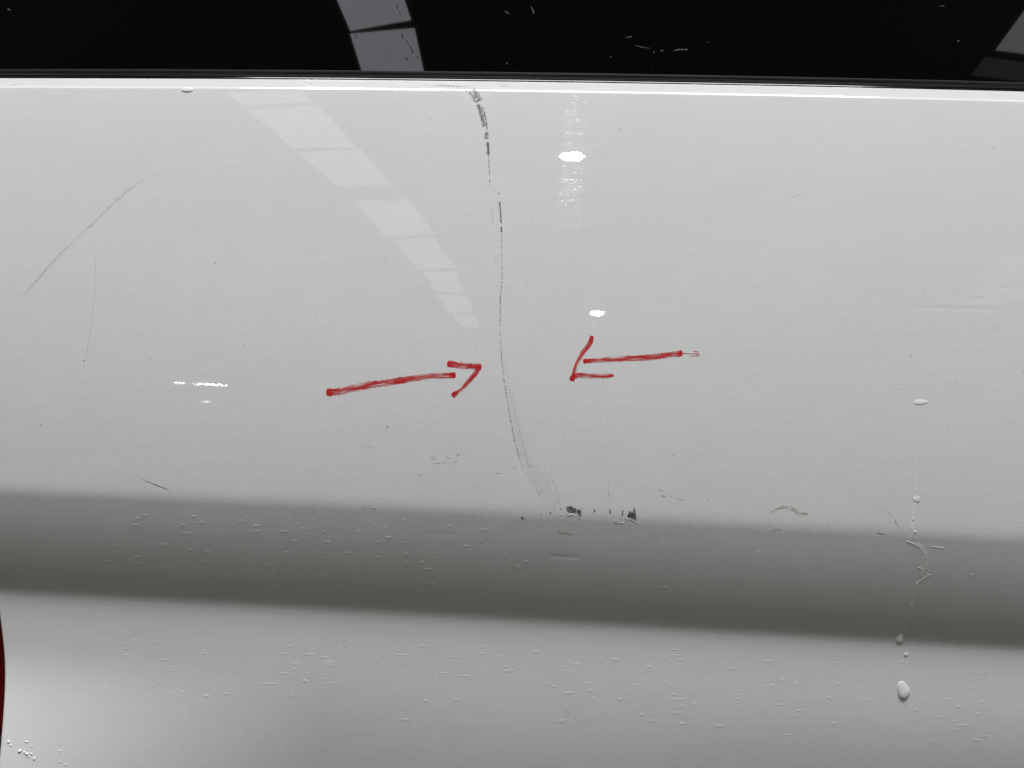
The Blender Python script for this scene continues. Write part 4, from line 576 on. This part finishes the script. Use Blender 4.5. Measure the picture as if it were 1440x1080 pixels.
def lines(name, data, mat, rag=0.25, step=0.4, label=None, lift=0.04, parent=None, nv=5, surf=None, each=True):
    objs = []
    for p, w in data:
        b = Build(); b.ribbon(p, w, lift=lift, step=step, nv=nv, rag=rag, rnd=rnd, surf=surf)
        objs.append(b.done(name, mat, parent or panel))
        if label: objs[-1]["label"] = label
    return objs
lines("rubbed_smear", SMEAR, make_mark("tan_smear", (0.50, 0.41, 0.32), 0.05, 300, 0.15), rag=0.05, lift=0.025, label="faint tan smear beside the lower end of the crack")
lines("hairline_crack", CRACK_LINES, LINE)
lines("scratch", SCRATCH_LONG, SCRATCH, label="long faint grey diagonal scratch")
lines("scratch", SCRATCH_FAINT, SCRATCH_F)
lines("scratch", SCRATCH_DARK, SCRATCH_D, label="short dark scratch just above the crease")
lines("scuff_mark", SCUFF, DIRT_G, rag=0.4)
lines("scuff_mark", SCUFF_TOP, DIRT_G, rag=0.4, lift=0.06)
lines("stain", STAIN, DIRT, rag=0.3)
lines("ding", DING, DIRT_G, rag=0.3)

# ---- chips: bare dark spots with lifted paint flakes at their rims
for k, pts in enumerate(CHIPS):
    b = Build(); P = []
    n = len(pts)
    for i in range(n):                                   # ragged outline
        (x0, z0), (x1, z1) = pts[i], pts[(i + 1) % n]
        for s in (0, 0.33, 0.67):
            j = 0.10 if n > 8 else 0.04
            P.append((x0 + (x1 - x0) * s + rnd.gauss(0, j), z0 + (z1 - z0) * s + rnd.gauss(0, j)))
    b.poly(P, lift=0.05)
    o = b.done("paint_chip", METAL, panel, False)
    if k in (0, 2): o["label"] = ("dark paint chip on the crease below the crack", "", "dark triangular paint chip at the right end of the chips")[k]
for p, w in CHIP_RIMS + CRACK_FLAKES:
    b = Build(); b.ribbon(p, w, lift=0.03, step=0.3, nv=5, rag=0.25, rnd=rnd, dome=0.12)
    b.done("paint_flake", FLAKE, panel)

# ---- loose specks of dirt all over the panel
b = Build()
def speck(b, c, r, lift=0.04, surf=None):
    n = rnd.choice([4, 5, 6]); a0 = rnd.uniform(0, 6.28)
    b.poly([(c[0] + r * rnd.uniform(.6, 1.2) * math.cos(a0 + 6.283 * k / n), c[1] + r * rnd.uniform(.5, 1.1) * math.sin(a0 + 6.283 * k / n)) for k in range(n)], lift, surf)
for c, r in SPECKS: speck(b, c, r * 0.8)
for _ in range(230):
    x = rnd.uniform(-300, 300); v = rnd.uniform(-0.95, 0.965)
    speck(b, (x, float(zx(v, x))), 0.12 + 0.16 * rnd.random() ** 3)
o = b.done("dirt_specks", make_plain("speck_dirt", (0.15, 0.145, 0.13), 0.8, nz=(60, 0.4, 1.9)), panel, False); o["kind"] = "stuff"

# ---- window: chips and dust
for p, w in GLASS_SCRATCH:
    b = Build(); b.ribbon(p, w, lift=0.04, step=0.35, nv=3, rag=0.5, rnd=rnd, surf=glass_depth); b.done("dust_mark", DUST, window)
for p, w in GLASS_SMUDGE:
    b = Build(); b.ribbon(p, w, lift=0.04, step=0.35, nv=3, rag=0.4, rnd=rnd, surf=glass_depth); b.done("dirt_mark", DUSTD, window)
b = Build()
for _ in range(30):
    x = rnd.uniform(-300, 300); speck(b, (x, float(z_window(x)) + 9 + 120 * rnd.random() ** 1.5), 0.07 + 0.10 * rnd.random() ** 3, 0.04, glass_depth)
o = b.done("glass_dust", make_plain("glass_dust", (0.10, 0.10, 0.09), 0.8), window, False); o["kind"] = "stuff"

# ============================================================ water on the panel
labels = ["large white-looking water drop at the end of the trickle on the lower panel",
          "curved water drop at the foot of the trickle, just under the dark crease",
          "tiny round water drop between the crease and the largest drop",
          "small water drop on the trickle just above the dark crease",
          "flat wide water drop on the right of the panel, high above the crease",
          "lone water drop hanging at the panel's top edge, under the window"]
for (c, rx, rz, h), lab in zip(DROPS, labels):
    b = Build(); b.dome(c, rx, rz, h, seg=28, rings=9, rnd=rnd, sag=0.35, wobble=0.7)
    tag(b.done("water_drop", DROP_AND_GLINT if rx > 3.5 or "curved" in lab or "tiny" in lab else WATER), lab, "water drop", "water drops on the panel")
b = Build()
for p, w in TRICKLE: b.ribbon(p, w, lift=0.0, step=0.45, nv=7, rag=0.30, rnd=rnd, round_end=True, dome=0.11)
for c, r in TRICKLE_BEADS: b.dome(c, r, r * 1.2, 0.25 * r, seg=10, rings=4, rnd=rnd)
for f in TRICKLE_FILM: b.ribbon(*f, lift=-0.01, step=0.5, nv=11, rag=0.12, rnd=rnd, round_end=True, dome=0.07)
tag(b.done("water_trickle", WATER), "crooked trickle of water running down across the crease at the right", "water")
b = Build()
for c, rx, rz, h in EDGE_GLINTS: b.dome(c, rx, rz, h, seg=12, rings=5, rnd=rnd)  # pale beads added in place of lamp reflections on the paint
tag(b.done("glint_beads", DROP_AND_GLINT), "cluster of tiny pale beads standing in for lamp glints in the bottom left corner beside the tail lamp", "glint beads", kind="stuff")
b = Build()
for c, rx, rz, h in DROPLETS: b.dome(c, 1.25 * rx, 1.9 * rz, 0.23 * h, seg=12, rings=4, rnd=rnd, sag=0.0)
tag(b.done("water_droplets", WATER), "fine water droplets scattered over the crease and the lower panel", "water droplets", kind="stuff")
